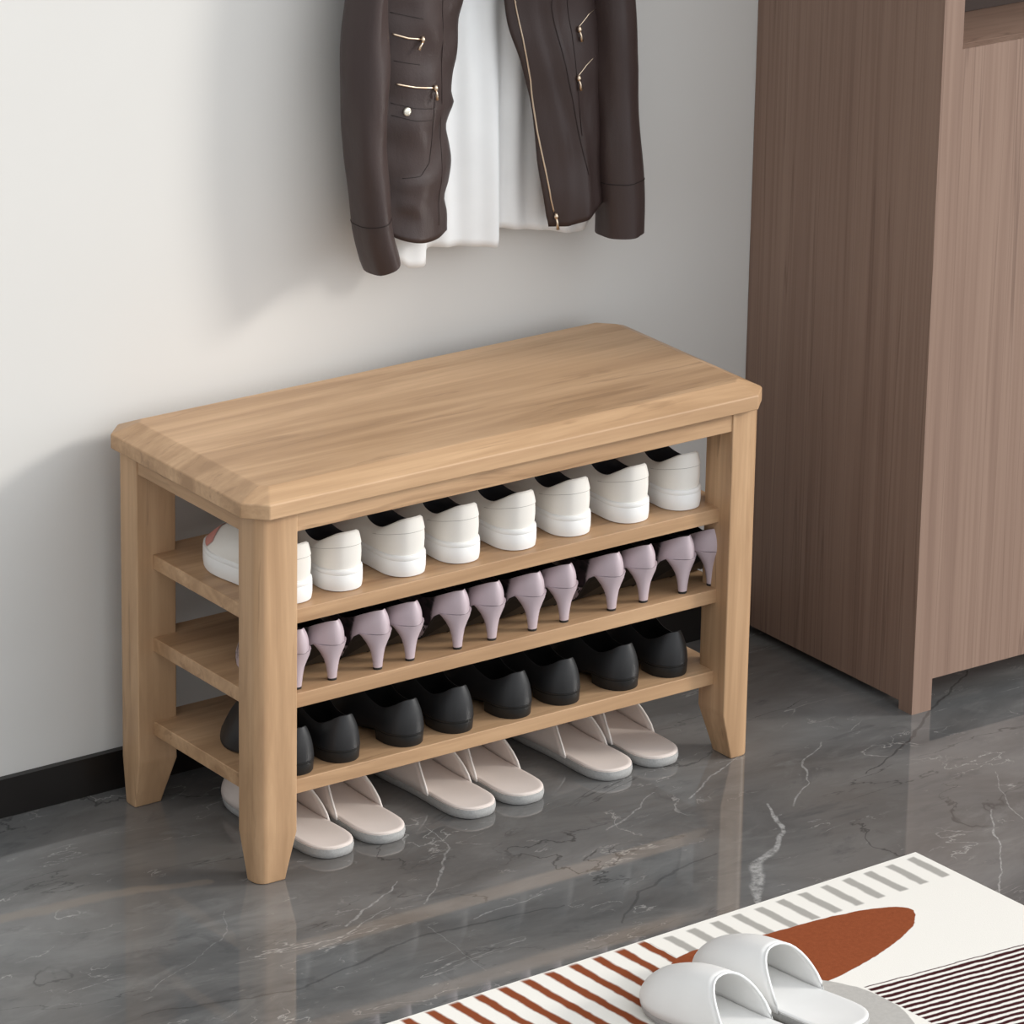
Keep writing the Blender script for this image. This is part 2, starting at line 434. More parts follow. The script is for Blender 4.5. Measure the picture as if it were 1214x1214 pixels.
def upper_rings(out, col, z0, zc, nv=10, pz=1.7, bulge=0., vmax=1., vmin=0.):
    rs = []
    for k in range(nv+1):
        v = lerp(vmin, vmax, k/nv); r = []
        for i, ((x, y, u), (cx, cy, cu)) in enumerate(zip(out, col)):
            front = sstep(.45, .95, cu)
            gz = lerp(v, 1-(1-v)**pz, .15+.85*front)
            s = lerp(v**1.5, v, front)
            bx = bulge*sin(pi*v)*(1-front)
            n = sqrt((x)**2+1e-9)
            r.append((lerp(x, cx, s) + (x/n*bx if n > 1e-4 else 0), lerp(y, cy, s) - (bx if u < .02 else bx*max(0, 1-u/.12)), lerp(z0(u), zc(cu), gz)))
        rs.append(r)
    return rs

def put(proto, xs, y, z, labels, group, jit, rz0=0.):
    for i, (x, lb) in enumerate(zip(xs, labels)):
        o = proto if i == 0 else copy_tree(proto)
        o.location = (x, y + jit[i % len(jit)][0], z); o.rotation_euler = (0, 0, rz0 + jit[i % len(jit)][1])
        o['label'] = lb; o['group'] = group

# ---- white sneaker
def make_sneaker():
    r = empty('sneaker'); tag(r, 'x', 'shoe')
    L = .205
    tab = [(0,.0285),(.15,.0300),(.4,.0290),(.68,.0355),(.85,.033),(1,.026)]
    out = outline(L, tab, -.001)
    m = MB()
    m.rings([ring(out, .0, -.004), ring(out, .0012, -.001), ring(out, .008, .0), ring(out, .0215, .0), ring(out, .0221, -.0005), ring(out, .0227, .0), ring(out, .0275, -.0004), ring(out, .0288, -.0014), ring(out, .0290, -.005)], cap0=True, cap1=True)
    m.build('sole', M['rubber_white'], r, True, .9)
    inn = [(x*.945, lerp(y, L*.5, .035), u) for x, y, u in out]
    col = outline(.104, [(0,.0240),(.3,.0250),(.6,.0225),(1,.016)], 0, .0055, a=.32, bt=.35)
    zc = lambda u: sinterp([(0,.0775),(.05,.0755),(.16,.068),(.35,.058),(.6,.057),(.85,.066),(1,.073)], u)
    z0 = lambda u: .0282
    rs = upper_rings(inn, col, z0, zc, 12, 1.9, .0018)
    m = MB(); m.rings(rs); lip = [(x*.97, lerp(y, .058, .02), z+.0006) for x, y, z in rs[-1]]
    m.rings([rs[-1], lip]); 
    m.build('upper', M['canvas_white'], r, True)
    # lining
    cl = [[(x*k, lerp(y, .058, 1-k), lerp(z, zz, tt)) for x, y, z in lip] for k, zz, tt in ((1,.032,0),(.94,.032,.15),(.92,.032,.5),(.98,.033,1.))]
    m = MB(); m.rings(cl, cap1=True); m.build('lining', M['dark_lining'], r, True)
    # heel tab: slightly raised strip round the heel, two seam lines
    n = len(out)
    def band(va, vb, ncol, off, name, mat):
        a = upper_rings(inn, col, z0, zc, 4, 1.9, .0018, vmax=vb, vmin=va)
        idx = [(-ncol + k) % n for k in range(2*ncol+1)]
        m_ = MB(); rr = []
        for q_ in a:
            row = []
            for i in idx:
                x, y, z = q_[i]; px, py, _ = q_[i-1]; nx, ny, _ = q_[(i+1) % n]
                tx, ty = nx-px, ny-py; l = sqrt(tx*tx+ty*ty) or 1
                e = off
                row.append((x+ty/l*e, y-tx/l*e, z))
            rr.append(row)
        inner = [[q_[i] for i in idx] for q_ in a]
        m_.rings(rr, closed=False); 
        m_.rings([rr[0], inner[0]], closed=False); m_.rings([rr[-1], inner[-1]], closed=False)
        m_.rings([[p[0] for p in rr], [p[0] for p in inner]], closed=False); m_.rings([[p[-1] for p in rr], [p[-1] for p in inner]], closed=False)
        return m_.build(name, mat, r, True, .8)
    band(.60, .985, 9, .0009, 'heel_tab', M['canvas_white'])
    band(.585, .60, 10, .0004, 'heel_seam', M['dark_thread'])
    # toe cap (pinkish) on the inner side of the toe
    a = upper_rings(inn, col, z0, zc, 6, 1.9, .0018, vmax=.46, vmin=.02)
    idx = list(range(N2-12, N2+8)); m = MB()
    rr = []
    for k in range(9):
        row = []
        for i in idx:
            tp = sqrt(max(0, min(1, (N2+8-i)/9)))*sqrt(min(1, (i-N2+13)/4)); fk = k/8*6*max(.04, tp); j = min(5, int(fk)); fr = fk-j
            p = [lerp(a[j][i][c_], a[j+1][i][c_], fr) for c_ in range(3)]
            row.append((p[0]*1.01, p[1]+.0006, p[2]+.0009))
        rr.append(row)
    m.rings(rr, closed=False); m.build('toe_cap', M['toe_pink'], r, True)['label'] = 'pink toe cap'
    # tongue and laces on the vamp
    m = MB(); rows = []
    for k in range(7):
        t_ = k/6; y = lerp(.088, .135, t_); z = sinterp([(0,.081),(.3,.0725),(1,.0500)], t_); w = lerp(.0135, .011, t_)
        rows.append([(w*sin(a_), y, z - .006*(1-cos(a_))) for a_ in (-1.2,-.6,0,.6,1.2)])
    m.rings(rows, closed=False); tg = m.build('tongue', M['canvas_white'], r, True)
    md = tg.modifiers.new('s', 'SOLIDIFY'); md.thickness = .003
    m = MB()
    for k in range(5):
        t_ = .2 + k*.19; y = lerp(.088, .135, t_); z = sinterp([(0,.081),(.3,.0725),(1,.0500)], t_)
        m.tube([(.019*sin(a_), y + .004*sin(a_*1.3), z + .0028 - .0085*(1-cos(a_))) for a_ in (-1.3,-.8,-.3,.3,.8,1.3)], .0014, 6)
    m.build('laces', M['lace'], r, True)
    return r
sn = make_sneaker()
ordn = ['first', 'second', 'third', 'fourth', 'fifth', 'sixth', 'seventh', 'eighth', 'ninth', 'tenth', 'eleventh', 'twelfth']
def seq(kind, where, n, first=None, last=None):
    out = []
    for i in range(n):
        if i == 0: out.append(first or f'leftmost {kind} {where}')
        elif i == n-1: out.append(last or f'rightmost {kind} {where}')
        elif i < n/2: out.append(f'{kind} {where}, {ordn[i]} from the left')
        else: out.append(f'{kind} {where}, {ordn[n-1-i]} from the right')
    return out
put(sn, [.099, .174, .270, .353, .442, .528, .622, .706], -.336, Z1,
    seq('white low sneaker with dark lining', 'on the top shelf', 8,
        'leftmost white sneaker on the top shelf, its pink toe showing left of the front leg',
        'rightmost white sneaker on the top shelf, beside the right front leg'),
    'white sneakers on the top shelf', [(0,.03),(.002,-.03),(0,.02),(.001,-.02)])

# ---- lilac heel
def make_pump():
    r = empty('high_heel'); tag(r, 'x', 'shoe')
    L = .150; HH = .0500
    base = lambda u: sinterp([(0,HH+.001),(.12,HH),(.21,HH-.006),(.30,.026),(.38,.008),(.45,.0018),(.85,.0018),(1,.006)], u)
    tab = [(0,.0245),(.15,.0250),(.30,.0245),(.50,.0256),(.80,.0240),(1,.013)]
    out = outline(L, tab, -.001, a=.22, bt=.42, p=1.55, pt=1.8)
    m = MB()
    m.rings([ring(out, lambda u: base(u)-.0018, -.003), ring(out, lambda u: base(u)-.0012, -.0012), ring(out, lambda u: base(u)+.0008, -.0006), ring(out, lambda u: base(u)+.001, -.004)], cap0=True, cap1=True)
    m.build('outsole', M['black_rubber'], r, True, .9)
    col = outline(.098, [(0,.0180),(.2,.0195),(.5,.0190),(.8,.0210),(1,.016)], 0, .0060, a=.34, bt=.30, p=1.6)
    zc = lambda u: sinterp([(0,.0815),(.06,.0800),(.2,.0735),(.4,.064),(.6,.058),(.8,.062),(1,.068)], u)
    rs = upper_rings(out, col, lambda u: base(u)+.0005, zc, 10, 1.6, .0012)
    m = MB(); m.rings(rs); lip = [(x*.96, lerp(y, .052, .02), z+.0003) for x, y, z in rs[-1]]; m.rings([rs[-1], lip])
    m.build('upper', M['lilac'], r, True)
    cl = []
    for tt in (0, .2, .6, .96):
        cl.append([(x*(1-.05*min(1, tt*5)), lerp(y, .052, .03*min(1, tt*5)), lerp(z, base(min(1, max(0, y/L)))+.0015, tt)) for x, y, z in lip])
    m = MB(); m.rings(cl); m.build('lining', M['black_inside'], r, True)
    ins = [(x*.93, lerp(y, L*.5, .05), base(u)+.002) for x, y, u in out]
    m = MB(); n = len(ins)
    half = N2
    m.add(ins, [(0, 1, n-1)] + [(i, i+1, n-i-1, n-i) for i in range(1, half-1)] + [(half-1, half, half+1)])
    m.build('insole', M['tan_insole'], r, True)
    # sculpted heel
    m = MB(); rs = []
    for z, w, y0, y1 in ((.0508,.0238,.0005,.046),(.0485,.0226,.0012,.043),(.0430,.0180,.0035,.036),(.036,.0138,.0055,.030),(.028,.0102,.0078,.0250),(.019,.0080,.0088,.0222),(.010,.0068,.0098,.0205),(.003,.0062,.0102,.0200)):
        rr = []
        for k in range(20):
            a_ = 2*pi*k/20; cx = cos(a_); sy = sin(a_); e = 2/1.7 if z > .045 else 2/2.2
            rr.append((w*math.copysign(abs(cx)**e, cx), (y0+y1)/2 + (y1-y0)/2*math.copysign(abs(sy)**e, sy), z))
        rs.append(rr)
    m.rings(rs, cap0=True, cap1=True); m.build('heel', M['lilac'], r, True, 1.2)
    m = MB(); 
    m.rings([[(.0062*cos(2*pi*k/14), .0151+.005*sin(2*pi*k/14), z) for k in range(14)] for z in (0, .003)], cap0=True, cap1=True)
    m.build('heel_tip', M['black_rubber'], r)
    return r
pump = make_pump()
put(pump, [.094, .147, .215, .265, .338, .392, .455, .506, .582, .634, .697, .745], -.348, Z2,
    seq('lilac high heel with spotted vamp', 'on the middle shelf', 12,
        'leftmost lilac high heel on the middle shelf, half behind the left front leg',
        'rightmost lilac high heel on the middle shelf, in shade beside the right front leg'),
    'lilac high heels on the middle shelf', [(0,.02),(.001,.0),(-.001,.03),(.001,-.01)])

# ---- black flat
def make_loafer():
    r = empty('loafer'); tag(r, 'x', 'shoe')
    L = .180
    base = lambda u: sinterp([(0,.0145),(.3,.0138),(.45,.007),(.6,.0015),(.85,.0012),(1,.005)], u)
    tab = [(0,.0265),(.15,.0285),(.4,.0270),(.68,.0345),(.85,.031),(1,.020)]
    out = outline(L, tab, -.001, a=.20, bt=.36, pt=1.9)
    m = MB(); m.rings([ring(out, base, -.003), ring(out, lambda u: base(u)+.0005, 0), ring(out, lambda u: base(u)+.003, .0004), ring(out, lambda u: base(u)+.0038, -.002)], cap0=True, cap1=True)
    m.build('outsole', M['black_rubber'], r, True, .9)
    # heel block
    k_ = [p for p in out if p[2] < .30]
    k_.sort(key=lambda p: (0 if p[0] >= 0 else 1, p[1] if p[0] >= 0 else -p[1]))
    def hb(z, o_): return [(x*(1+o_), lerp(y, .03, -o_), z) for x, y, u in k_]
    m = MB(); m.rings([hb(0, -.06), hb(.001, -.03), hb(.0145, .0)], cap0=True, cap1=True); m.build('heel', M['black_rubber'], r, True, .7)
    col = outline(.105, [(0,.0200),(.2,.0225),(.55,.0215),(.8,.022),(1,.015)], 0, .0075, a=.30, bt=.34, p=1.8)
    zc = lambda u: sinterp([(0,.0620),(.05,.0600),(.16,.0515),(.35,.044),(.6,.047),(.85,.060),(1,.072)], u)
    rs = upper_rings(out, col, lambda u: base(u)+.0032, zc, 12, 1.8, .0006)
    m = MB(); m.rings(rs); lip = [(x*.95, lerp(y, .058, .025), z+.0003) for x, y, z in rs[-1]]; m.rings([rs[-1], lip])
    m.build('upper', M['black_leather'], r, True)
    cl = [[(x*k, lerp(y, .058, 1-k), lerp(z, .021, tt)) for x, y, z in lip] for k, tt in ((1,0),(.93,.15),(.93,.6),(1.,1.))]
    m = MB(); m.rings(cl, cap1=True); m.build('lining', M['black_inside'], r, True)
    return r
lo = make_loafer()
put(lo, [.100, .170, .268, .345, .437, .515, .610, .690], -.342, Z3,
    seq('black leather flat shoe', 'on the bottom shelf', 8,
        'leftmost black leather flat shoe on the bottom shelf, toe showing left of the front leg',
        'rightmost black leather flat shoe on the bottom shelf, beside the right front leg'),
    'black flat shoes on the bottom shelf', [(0,.02),(.002,-.02),(0,.03),(.001,-.01)])

# ---- slippers
def make_slipper(name, L, w, hgt, sole_h, mats, cap, side_u, top_u, tu):
    r = empty(name); tag(r, 'x', 'slipper')
    ms, mi, mu, mt = mats
    tab = [(0,w*.88),(.2,w*.93),(.45,w*.90),(.72,w),(.88,w*.96),(1,w*.8)]
    out = outline(L, tab, 0, a=.17, bt=.26, p=2.5, pt=2.4)
    sp = lambda u: .004*sstep(.75, 1, u)
    m = MB(); m.rings([ring(out, lambda u: sp(u), -.004), ring(out, lambda u: .0015+sp(u), -.001), ring(out, lambda u: sole_h*.6+sp(u), .0006), ring(out, lambda u: sole_h+sp(u), 0), ring(out, lambda u: sole_h+sp(u), -.003)], cap0=True, cap1=True)
    m.build('sole', M[ms], r, True, 1.)
    m = MB(); m.rings([ring(out, lambda u: sole_h-.001+sp(u), -.001), ring(out, lambda u: sole_h+.0022+sp(u), -.0008), ring(out, lambda u: sole_h+.0036+sp(u), -.0028), ring(out, lambda u: sole_h+.003+sp(u), -.006)], cap0=True, cap1=True)
    m.build('insole', M[mi], r, True, 1.)
    # strap
    zi = sole_h+.002
    def hw(u):
        e = 1.
        if u > .74: e = max(0, 1-((u-.74)/.26)**2.4)**(1/2.4)
        return sinterp(tab, u)*e
    nu, na = 16, 20; rows = []
    for i in range(nu+1):
        s_ = i/nu; row = []
        for j in range(na+1):
            ph = pi*j/na
            uo = lerp(side_u, top_u, sin(ph)**1.2)
            u = lerp(uo, tu, 1-(1-s_)**1.25)
            hh = hgt*sinterp([(0, 1.), (.35, .90), (.7, .60), (.9, .30), (1, .10)], s_)
            x = -cos(ph)*(abs(cos(ph))**-.15 if abs(cos(ph)) > 1e-3 else 1)*(hw(u)+.0004)
            row.append((x, u*L, zi + sp(u) - .003*abs(cos(ph))**6 + hh*sin(ph)**.85))
        rows.append(row)
    m = MB(); m.rings(rows, closed=False); st = m.build('strap', M[mu], r, True)
    md = st.modifiers.new('s', 'SOLIDIFY'); md.thickness = .0022; md.offset = 0
    m = MB(); m.tube([(p[0], p[1]-.0005, p[2]) for p in rows[0]], .0017, 6); m.build('trim', M[mt], st, True)
    return r
bs = make_slipper('slipper', .248, .0375, .052, .0135, ('felt', 'blush', 'blush', 'blush_trim'), 0, .31, .54, .985)
put(bs, [.150, .229, .372, .450, .594, .671], -.352, 0,
    ['leftmost blush slipper on the floor under the bench, partly behind the left front leg',
     'blush slipper with grey felt sole under the bench, second from the left',
     'blush slipper with grey felt sole under the bench, third from the left',
     'blush slipper with grey felt sole under the bench, third from the right',
     'blush slipper with grey felt sole under the bench, second from the right',
     'rightmost blush slipper on the floor under the bench, nearest the right leg'],
    'blush slippers under the bench', [(0,.03),(.001,0.),(.002,.02),(.004,.0),(.004,.02),(.006,.0)])
RZT = .0065
ws = make_slipper('slipper', .25, .046, .058, .012, ('felt', 'white_soft', 'white_soft', 'white_edge'), 0, .36, .54, .99)
put(ws, [.265, .366], -1.15, RZT,
    ['left one of two white open back slippers on the patterned rug', 'right one of two white open back slippers on the patterned rug'],
    'white slippers on the rug', [(0,.19),(.030,.19)])
ws_all = [o for o in C.objects if o.get('group') == 'white slippers on the rug']

# ------------------------------------------------------------------ rug
rug = empty('rug', (.76, -.750, 0), .044)
tag(rug, 'cream rug with grey bars, rust leaf and burgundy pin stripes on the marble floor', 'rug')
m = MB(); m.box(-1.35, 0, -.85, 0, .0008, .0062); o = m.build('pile', M['rug'], rug)
m = MB(); m.box(-1.349, -.001, -.849, -.001, 0, .0010); m.build('backing', M['rug_edge'], rug)

# ------------------------------------------------------------------ cabinet
XC, YC, PT = 1.0556, -.3863, .0336
cab = empty('cabinet', (XC, 0, 0))
tag(cab, 'tall walnut brown cabinet with an open niche standing right of the bench', 'cabinet')
CWD, CH = 1.3, 2.3
def cbox(name, x0, x1, y0, y1, z0, z1, mat='walnut', parent=cab, bv=.0008):
    m = MB(); m.box(x0, x1, y0, y1, z0, z1); o = m.build(name, M[mat], parent)
    if bv: bevel(o, bv, 2)
    return o
m = MB(); m.box(0, PT, YC+.028, -.001, .0125, CH); m.box(0, PT, YC, YC+.028, 0, CH)
m.build('side_panel', M['walnut'], cab)
cbox('side_panel', CWD-PT, CWD, YC, -.001, 0, CH)
cbox('door', PT, .62, YC, YC+.02, .046, .9268, bv=0)
cbox('door', .623, CWD-PT-.001, YC, YC+.02, .046, .9262)
cbox('niche_shelf', PT, CWD-PT, YC+.0205, -.03, .905, .9268, 'walnut_x')
cbox('niche_back', PT, CWD-PT, -.245, -.225, .927, 1.06, 'shaded_panel')
cbox('niche_top', PT, CWD-PT, YC+.003, -.03, 1.06, 1.08, 'walnut_x')
cbox('door', PT+.0006, .62, YC, YC+.02, 1.081, CH-.02)
cbox('door', .623, CWD-PT-.001, YC, YC+.02, 1.081, CH-.02)
cbox('top_panel', PT, CWD-PT, YC, -.001, CH-.02, CH, 'walnut_x')
cbox('plinth', PT, CWD-PT, YC+.09, YC+.108, 0, .046, 'walnut_x')
cbox('bottom_panel', PT, CWD-PT, YC+.021, -.001, .046, .064, 'walnut_x')

# ------------------------------------------------------------------ jacket
jk = empty('leather_jacket', (0, 0, 0))
tag(jk, 'dark brown leather biker jacket with gold zips hanging open over a white shirt', 'jacket')
def tubeloft(tabL, tabR, zs, cy, ry, n=28, wr=.002, seed=0, shear=None):
    rs = []
    for z in zs:
        xl = sinterp(tabL, z); xr = sinterp(tabR, z); cx = (xl+xr)/2; rx = (xr-xl)/2; r_ = []
        for k in range(n):
            a_ = 2*pi*k/n
            q_ = noise.noise(Vector((cos(a_)*1.3+seed, sin(a_)*1.3, z*9)))*wr
            r_.append((cx+(rx+q_)*cos(a_), cy(z)+(ry(z)+q_)*sin(a_), z + (shear(a_, z) if shear else 0)))
        rs.append(r_)
    return rs
def asc(t): return sorted(t)
LSL = asc([(1.0268,.3392),(.9619,.3333),(.907,.3324),(.8282,.3393),(.765,.3480),(.7251,.3540),(.6833,.3664),(.6626,.3744),(1.15,.352),(1.28,.385)])
LSR = asc([(1.0265,.3893),(.9275,.3904),(.8275,.3915),(.7595,.3961),(.7137,.4006),(.6806,.4088),(.655,.412),(1.15,.408),(1.28,.44)])
zs = [.672 + k*(1.30-.672)/60 for k in range(61)]
cyL = lambda z: -.078; ryL = lambda z: .033
sh = lambda a_, z: (.010*cos(a_))*sstep(.80, .664, z)
m = MB(); rs = tubeloft(LSL, LSR, zs, cyL, ryL, wr=.005, seed=3, shear=sh)
m.rings(rs, cap1=True); inner = [[(lerp(x, .39, .06), lerp(y, -.078, .08), z) for x, y, z in r_] for r_ in rs[:6]]
m.rings([rs[0], inner[0]]); m.rings(inner)
sl = m.build('sleeve', M['leather'], jk, True)
def seam_ring(rs, zq, parent, n0=None):
    k = min(range(len(rs)), key=lambda i: abs(sum(p[2] for p in rs[i])/len(rs[i]) - zq))
    cx = sum(p[0] for p in rs[k])/len(rs[k]); cy = sum(p[1] for p in rs[k])/len(rs[k])
    m_ = MB(); pts = [(cx+(p[0]-cx)*1.008, cy+(p[1]-cy)*1.012, p[2]) for p in rs[k]]; m_.tube(pts+[pts[0]], .0006, 5, False)
    return m_.build('cuff_seam', M['seam'], parent, True)
seam_ring(rs, .735, sl)
RSL = asc([(.978,.7187),(.8637,.7265),(.7489,.7330),(.667,.7400),(.648,.7410),(1.15,.705),(1.28,.68)])
RSR = asc([(.9653,.7777),(.8494,.7895),(.7323,.7987),(.6849,.803),(.6486,.8035),(1.15,.765),(1.28,.735)])
zs = [.651 + k*(1.30-.651)/60 for k in range(61)]
m = MB(); rs = tubeloft(RSL, RSR, zs, lambda z: -.078, lambda z: .034, wr=.005, seed=9, shear=lambda a_, z: .0)
m.rings(rs, cap1=True); inner = [[(lerp(x, .765, .06), lerp(y, -.078, .08), z) for x, y, z in r_] for r_ in rs[:6]]
m.rings([rs[0], inner[0]]); m.rings(inner)
sl = m.build('sleeve', M['leather'], jk, True); seam_ring(rs, .722, sl)

def panel(xl, xr, zb, ztop, yf, nz=90, nx=26, name='front_panel'):
    rows = []
    for i in range(nz+1):
        s_ = i/nz; row = []
        for j in range(nx+1):
            t_ = j/nx
            zbot = zb(t_); z = lerp(zbot, ztop(t_), s_)
            x = lerp(xl(z), xr(z), t_)
            row.append((x, yf(t_, z, x), z))
        rows.append(row)
    m_ = MB(); m_.rings(rows, closed=False); o_ = m_.build(name, M['leather'], jk, True)
    md = o_.modifiers.new('s', 'SOLIDIFY'); md.thickness = .0025; md.offset = 0
    return o_
LPR = asc([(1.0061,.5187),(.9735,.514),(.9409,.5093),(.9243,.5083),(.9025,.5047),(.8805,.5024),(.8687,.5066),(.8526,.5016),(.8367,.4962),(.8135,.4996),(.7903,.5039),(.7625,.5004),(.7431,.4941),(.7231,.4984),(.6968,.4988),(1.15,.53),(1.30,.545)])
def yl(t_, z, x):
    y = -.060 - .030*sin(pi*min(1, .18+t_*.75))
    y += .0045*noise.noise(Vector((x*26, 0, z*24))) 
    y += -.0022*math.exp(-((z-.775)/.006)**2)*sstep(.1,.3,t_)*sstep(.8,.6,t_) - .002*math.exp(-((z-.742+(t_-.4)*.05)/.006)**2)*sstep(.15,.3,t_)*sstep(.6,.4,t_)
    y += .0012*sin(z*85+x*12)*sstep(.78, 1, t_)
    return y
LP = panel(lambda z: .388, lambda z: sinterp(LPR, z), lambda t_: sinterp([(0,.716),(.25,.702),(.55,.6935),(.8,.693),(1,.697)], t_), lambda t_: lerp(1.28, 1.34, t_), yl)
RPL = asc([(.9978,.5784),(.9517,.5886),(.9041,.6071),(.8566,.6229),(.8099,.6307),(.7515,.6389),(.6918,.6526),(.6795,.657),(1.15,.55),(1.30,.548)])
def yr(t_, z, x):
    y = -.066 - .026*sin(pi*min(1, .12+t_*.72))
    y += .0045*noise.noise(Vector((x*24+5, 1, z*15)))
    for (dx, k_, w_) in ((.055, .0045, .010), (.028, .0025, .006)):
        xf = lerp(.640, .705, sstep(1.02, .72, z)) - .0 + dx - .055
        y -= k_*math.exp(-((x-xf)/w_)**2)
    return y
RP = panel(lambda z: sinterp(RPL, z), lambda z: interp([(.68,.742),(1.0,.732),(1.3,.70)], z), lambda t_: sinterp([(0,.6775),(.3,.6785),(.7,.688),(1,.699)], t_), lambda t_: lerp(1.34, 1.28, t_), yr)
# back of the jacket
m = MB(); rows = []
for i in range(31):
    z = lerp(.715, 1.32, i/30)
    rows.append([(lerp(.385, .750, j/20), -.022 + .002*sin(j*1.7+z*8), z) for j in range(21)])
m.rings(rows, closed=False); o = m.build('back_panel', M['leather'], jk, True)
md = o.modifiers.new('s', 'SOLIDIFY'); md.thickness = .002
# collar
m = MB(); rows = []
for s_ in (0, .5, 1):
    rows.append([(.5475+.06*cos(a_), -.055+.032*sin(a_)-.012*s_, 1.31+.05*sin(pi*s_/1.2)) for a_ in [pi*(-.15+1.3*k/24) for k in range(25)]])
m.rings(rows, closed=False); o = m.build('collar', M['leather'], jk, True)
md = o.modifiers.new('s', 'SOLIDIFY'); md.thickness = .003
def onL(x, z):
    t_ = (x-.388)/(sinterp(LPR, z)-.388); return yl(t_, z, x)-.0016
def onR(x, z):
    xl = sinterp(RPL, z); xr = interp([(.68,.742),(1.0,.732)], z); return yr((x-xl)/(xr-xl), z, x)-.0016
def stitched(pts, f, r_, name, mat, parent, n=6, sub=6):
    P = []
    for (a_, b_) in zip(pts, pts[1:]):
        for k in range(sub): P.append((lerp(a_[0], b_[0], k/sub), lerp(a_[1], b_[1], k/sub)))
    P.append(pts[-1]); m_ = MB(); m_.tube([(x, f(x, z), z) for x, z in P], r_, n)
    return m_.build(name, mat, parent, True)
ZIP = [(.563,1.15),(.5911,.9982),(.6073,.9289),(.6205,.8819),(.6329,.8121),(.645,.7588),(.6542,.7171),(.6601,.6989)]
zp = stitched(ZIP, onR, .0012, 'zipper', M['gold'], jk)
def puller(x, z, f, dx, dz, parent):
    m_ = MB(); y = f(x, z)-.002
    m_.tube([(x, y, z+.004), (x, y-.001, z), (x, y, z-.004)], [.002,.0032,.002], 8)
    m_.tube([(x, y-.001, z-.002), (x+dx*.5, y-.0025, z+dz*.5), (x+dx, y-.002, z+dz)], [.0013,.0014,.0026], 8)
    return m_.build('zip_pull', M['gold'], parent, True)
puller(.6620, .6930, onR, .002, -.018, zp)
for pts, f, pl in (([(.400,.9770),(.420,.9700),(.440,.9660)], onL, (.440,.9660,-.007,-.012)),
                   ([(.4055,.9110),(.432,.9035),(.4620,.8985)], onL, (.4620,.8985,.0015,-.015)),
                   ([(.6870,.9460),(.706,.9600),(.7180,.9640)], onR, (.6870,.9440,.003,-.016)),
                   ([(.6840,.8820),(.700,.8940),(.7150,.9010)], onR, (.6840,.8800,.003,-.016))):
    z_ = stitched(pts, f, .0013 if f is onL else .0006, 'pocket_zip', M['gold'], jk)
    puller(pl[0], pl[1], f, pl[2], pl[3], z_)
# pocket flap seams
for pts, f in (([(.400,.8860),(.432,.8760),(.4640,.8700)], onL), ([(.400,.8700),(.432,.8600),(.4620,.8550)], onL), ([(.4640,.8900),(.4620,.8400),(.4560,.8000),(.440,.7850),(.415,.7850)], onL),
               ([(.398,1.005),(.44,.993)], onL), ([(.402,.942),(.44,.932)], onL), ([(.475,1.10),(.478,.95),(.480,.80),(.478,.71)], onL),
               ([(.633,1.10),(.640,.98),(.668,.88),(.690,.80),(.706,.745)], onR), ([(.668,.985),(.700,.999),(.716,1.005)], onR), ([(.668,.985),(.676,.94),(.685,.86),(.694,.80)], onR)):
    stitched(pts, f, .0004, 'stitched_seam', M['seam'], jk, 5)
m = MB(); x, z = .4195, .8735; y = onL(x, z)
m.rings([[(x+r_*cos(2*pi*k/20), y+dy, z+r_*sin(2*pi*k/20)) for k in range(20)] for r_, dy in ((.0056,.001),(.0056,-.0015),(.0048,-.0026),(.0025,-.003))], cap0=True, cap1=True)
m.build('snap_button', M['snap'], jk, True)
m = MB(); x, z = .7235, .851
m.rings([[(x+r_*cos(2*pi*k/16), -.083+dy, z+r_*sin(2*pi*k/16)) for k in range(16)] for r_, dy in ((.004,.001),(.004,-.0015),(.002,-.003))], cap0=True, cap1=True)

# ---- shirt inside the jacket
HEM = asc([(.400,.660),(.4383,.6575),(.4500,.6500),(.4650,.6475),(.4790,.6500),(.4835,.6650),(.50,.6665),(.536,.6615),(.575,.6565),(.588,.6550),(.5960,.6590),(.601,.6710),(.63,.6670),(.6719,.6595),(.720,.6490),(.742,.6490),(.748,.6600)])
def yshirt(x, z):
    d = sstep(1.0, .70, z)
    y = -.046
    y += -.008*math.exp(-((x-.460)/.020)**2)*d
    y += .004*sstep(.478, .486, x)*d
    y += -.012*math.exp(-((x-.583)/.022)**2)*d
    y += .010*sstep(.590, .604, x)*d*sstep(.80,.60,x)
    y += .003*sin(x*95+sin(z*9)*1.3)*(1-.5*d) + .0025*sin(x*160+z*6)
    y += -.005*math.exp(-((x-lerp(.60,.66,sstep(1.0,.85,z)))/.010)**2)*sstep(.78,.95,z)
    return y
rows = []
for i in range(61):
    row = []
    for j in range(131):
        x = lerp(.418, .748, j/130); zb = sinterp(HEM, x); z = lerp(zb, 1.28, (i/60))
        row.append((x, yshirt(x, z), z))
    rows.append(row)
m = MB(); m.rings(rows, closed=False)
sh_ = empty('shirt'); tag(sh_, 'white cotton shirt hanging inside the brown leather jacket', 'shirt')
o = m.build('shirt_front', M['shirt'], sh_, True); md = o.modifiers.new('s', 'SOLIDIFY'); md.thickness = .0015
m = MB(); rows = [[(lerp(.418, .748, j/30), -.0285 + .001*sin(j*1.9+z*5), z) for j in range(31)] for z in [lerp(.672, 1.28, k/20) for k in range(21)]]
m.rings(rows, closed=False); o = m.build('shirt_back', M['shirt'], sh_, True); md = o.modifiers.new('s', 'SOLIDIFY'); md.thickness = .001

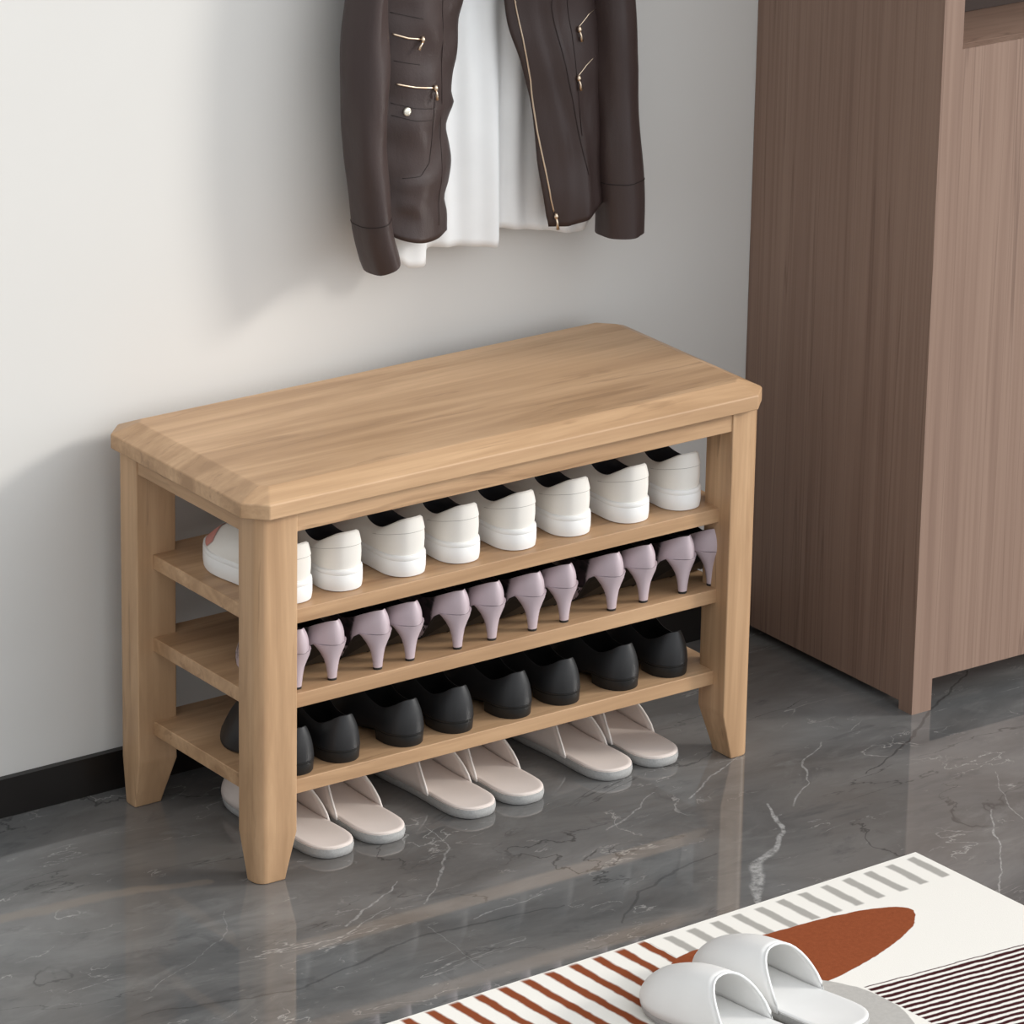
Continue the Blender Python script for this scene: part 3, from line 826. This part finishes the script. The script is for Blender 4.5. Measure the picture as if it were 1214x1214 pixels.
# hanger and wall peg that carry them
hg = empty('coat_hanger'); tag(hg, 'wooden coat hanger inside the jacket, its hook on the wall peg', 'hanger')
m = MB(); m.tube([(.40,-.035,1.262),(.45,-.037,1.285),(.5475,-.038,1.325),(.64,-.037,1.285),(.70,-.035,1.262)], [.008,.009,.010,.009,.008], 10); m.build('shoulder_bar', M['oak_x'], hg, True)
m = MB(); m.tube([(.5475,-.038,1.325),(.5475,-.038,1.40)] + [(.5475+.02*sin(a_), -.038, 1.42-.02*cos(a_)) for a_ in [pi*k/8*1.3 for k in range(9)]], .0016, 8); m.build('hook', M['steel'], hg, True)
pg = MB(); pg.tube([(.5475,-.0005,1.432),(.5475,-.048,1.436),(.5475,-.052,1.446)], [.007,.006,.008], 12); o = pg.build('wall_peg', M['oak_z'], None, True)
tag(o, 'round wooden peg fixed to the wall above the jacket', 'peg')

# ------------------------------------------------------------------ light
sun = bpy.data.lights.new('sun', 'SUN'); sun.energy = 1.75; sun.angle = math.radians(11); sun.color = (1., .955, .89)
so = bpy.data.objects.new('sun', sun); C.objects.link(so); so.location = (4, -3, 2)
el = math.radians(22); az = math.radians(30)
dirv = Vector((-cos(az)*cos(el), sin(az)*cos(el), -sin(el)))
so.rotation_euler = dirv.to_track_quat('-Z', 'Y').to_euler()
w = bpy.data.worlds.new('World'); scene.world = w; w.use_nodes = True
nt = w.node_tree; bg = nt.nodes['Background']
# soft daylight of the room: brighter from the open front and the window side, dimmer from the left
tc = nt.nodes.new('ShaderNodeTexCoord'); sp3 = nt.nodes.new('ShaderNodeSeparateXYZ'); nt.links.new(tc.outputs['Generated'], sp3.inputs[0])
def wmath(op, a_, b_):
    x = nt.nodes.new('ShaderNodeMath'); x.operation = op
    for i_, v_ in enumerate((a_, b_)):
        if isinstance(v_, (int, float)): x.inputs[i_].default_value = v_
        else: nt.links.new(v_, x.inputs[i_])
    return x.outputs[0]
def lobe(v, pw, k):   # soft glow around direction v
    v = Vector(v).normalized()
    d_ = wmath('ADD', wmath('ADD', wmath('MULTIPLY', sp3.outputs[0], v.x), wmath('MULTIPLY', sp3.outputs[1], v.y)), wmath('MULTIPLY', sp3.outputs[2], v.z))
    return wmath('MULTIPLY', wmath('POWER', wmath('MAXIMUM', d_, 0.), pw), k)
g_ = wmath('ADD', lobe((.72, -.62, .42), 4., 1.75), lobe((-.1, -1, .45), 2., .30))
g_ = wmath('ADD', g_, lobe((-.62, -.75, .35), 3., .38))
nt.links.new(wmath('ADD', g_, .40), bg.inputs[1])
bg.inputs[0].default_value = (.94, .97, 1., 1)

# ------------------------------------------------------------------ camera
yaw, pitch, roll, f = -.6273, -.356, .0181, 6207.6
cyw, syw, cp, sp_ = cos(yaw), sin(yaw), cos(pitch), sin(pitch)
fw = Vector((-syw*cp, cyw*cp, sp_)); rt = Vector((cyw, syw, 0)); up = rt.cross(fw)
cr, sr = cos(roll), sin(roll)
r2 = cr*rt + sr*up; u2 = -sr*rt + cr*up
cam = bpy.data.cameras.new('camera'); co = bpy.data.objects.new('camera', cam); C.objects.link(co)
mtx = Matrix(((r2.x, u2.x, -fw.x, -3.2345), (r2.y, u2.y, -fw.y, -5.3731), (r2.z, u2.z, -fw.z, 2.7207), (0, 0, 0, 1)))
co.matrix_world = mtx
cam.sensor_width = 36; cam.sensor_fit = 'HORIZONTAL'; cam.lens = f/1214*36; cam.clip_start = .1; cam.clip_end = 60
scene.camera = co
scene.view_settings.view_transform = 'Standard'; scene.view_settings.look = 'None'
scene.view_settings.exposure = .14; scene.view_settings.gamma = 1.; scene.view_settings.use_curve_mapping = False
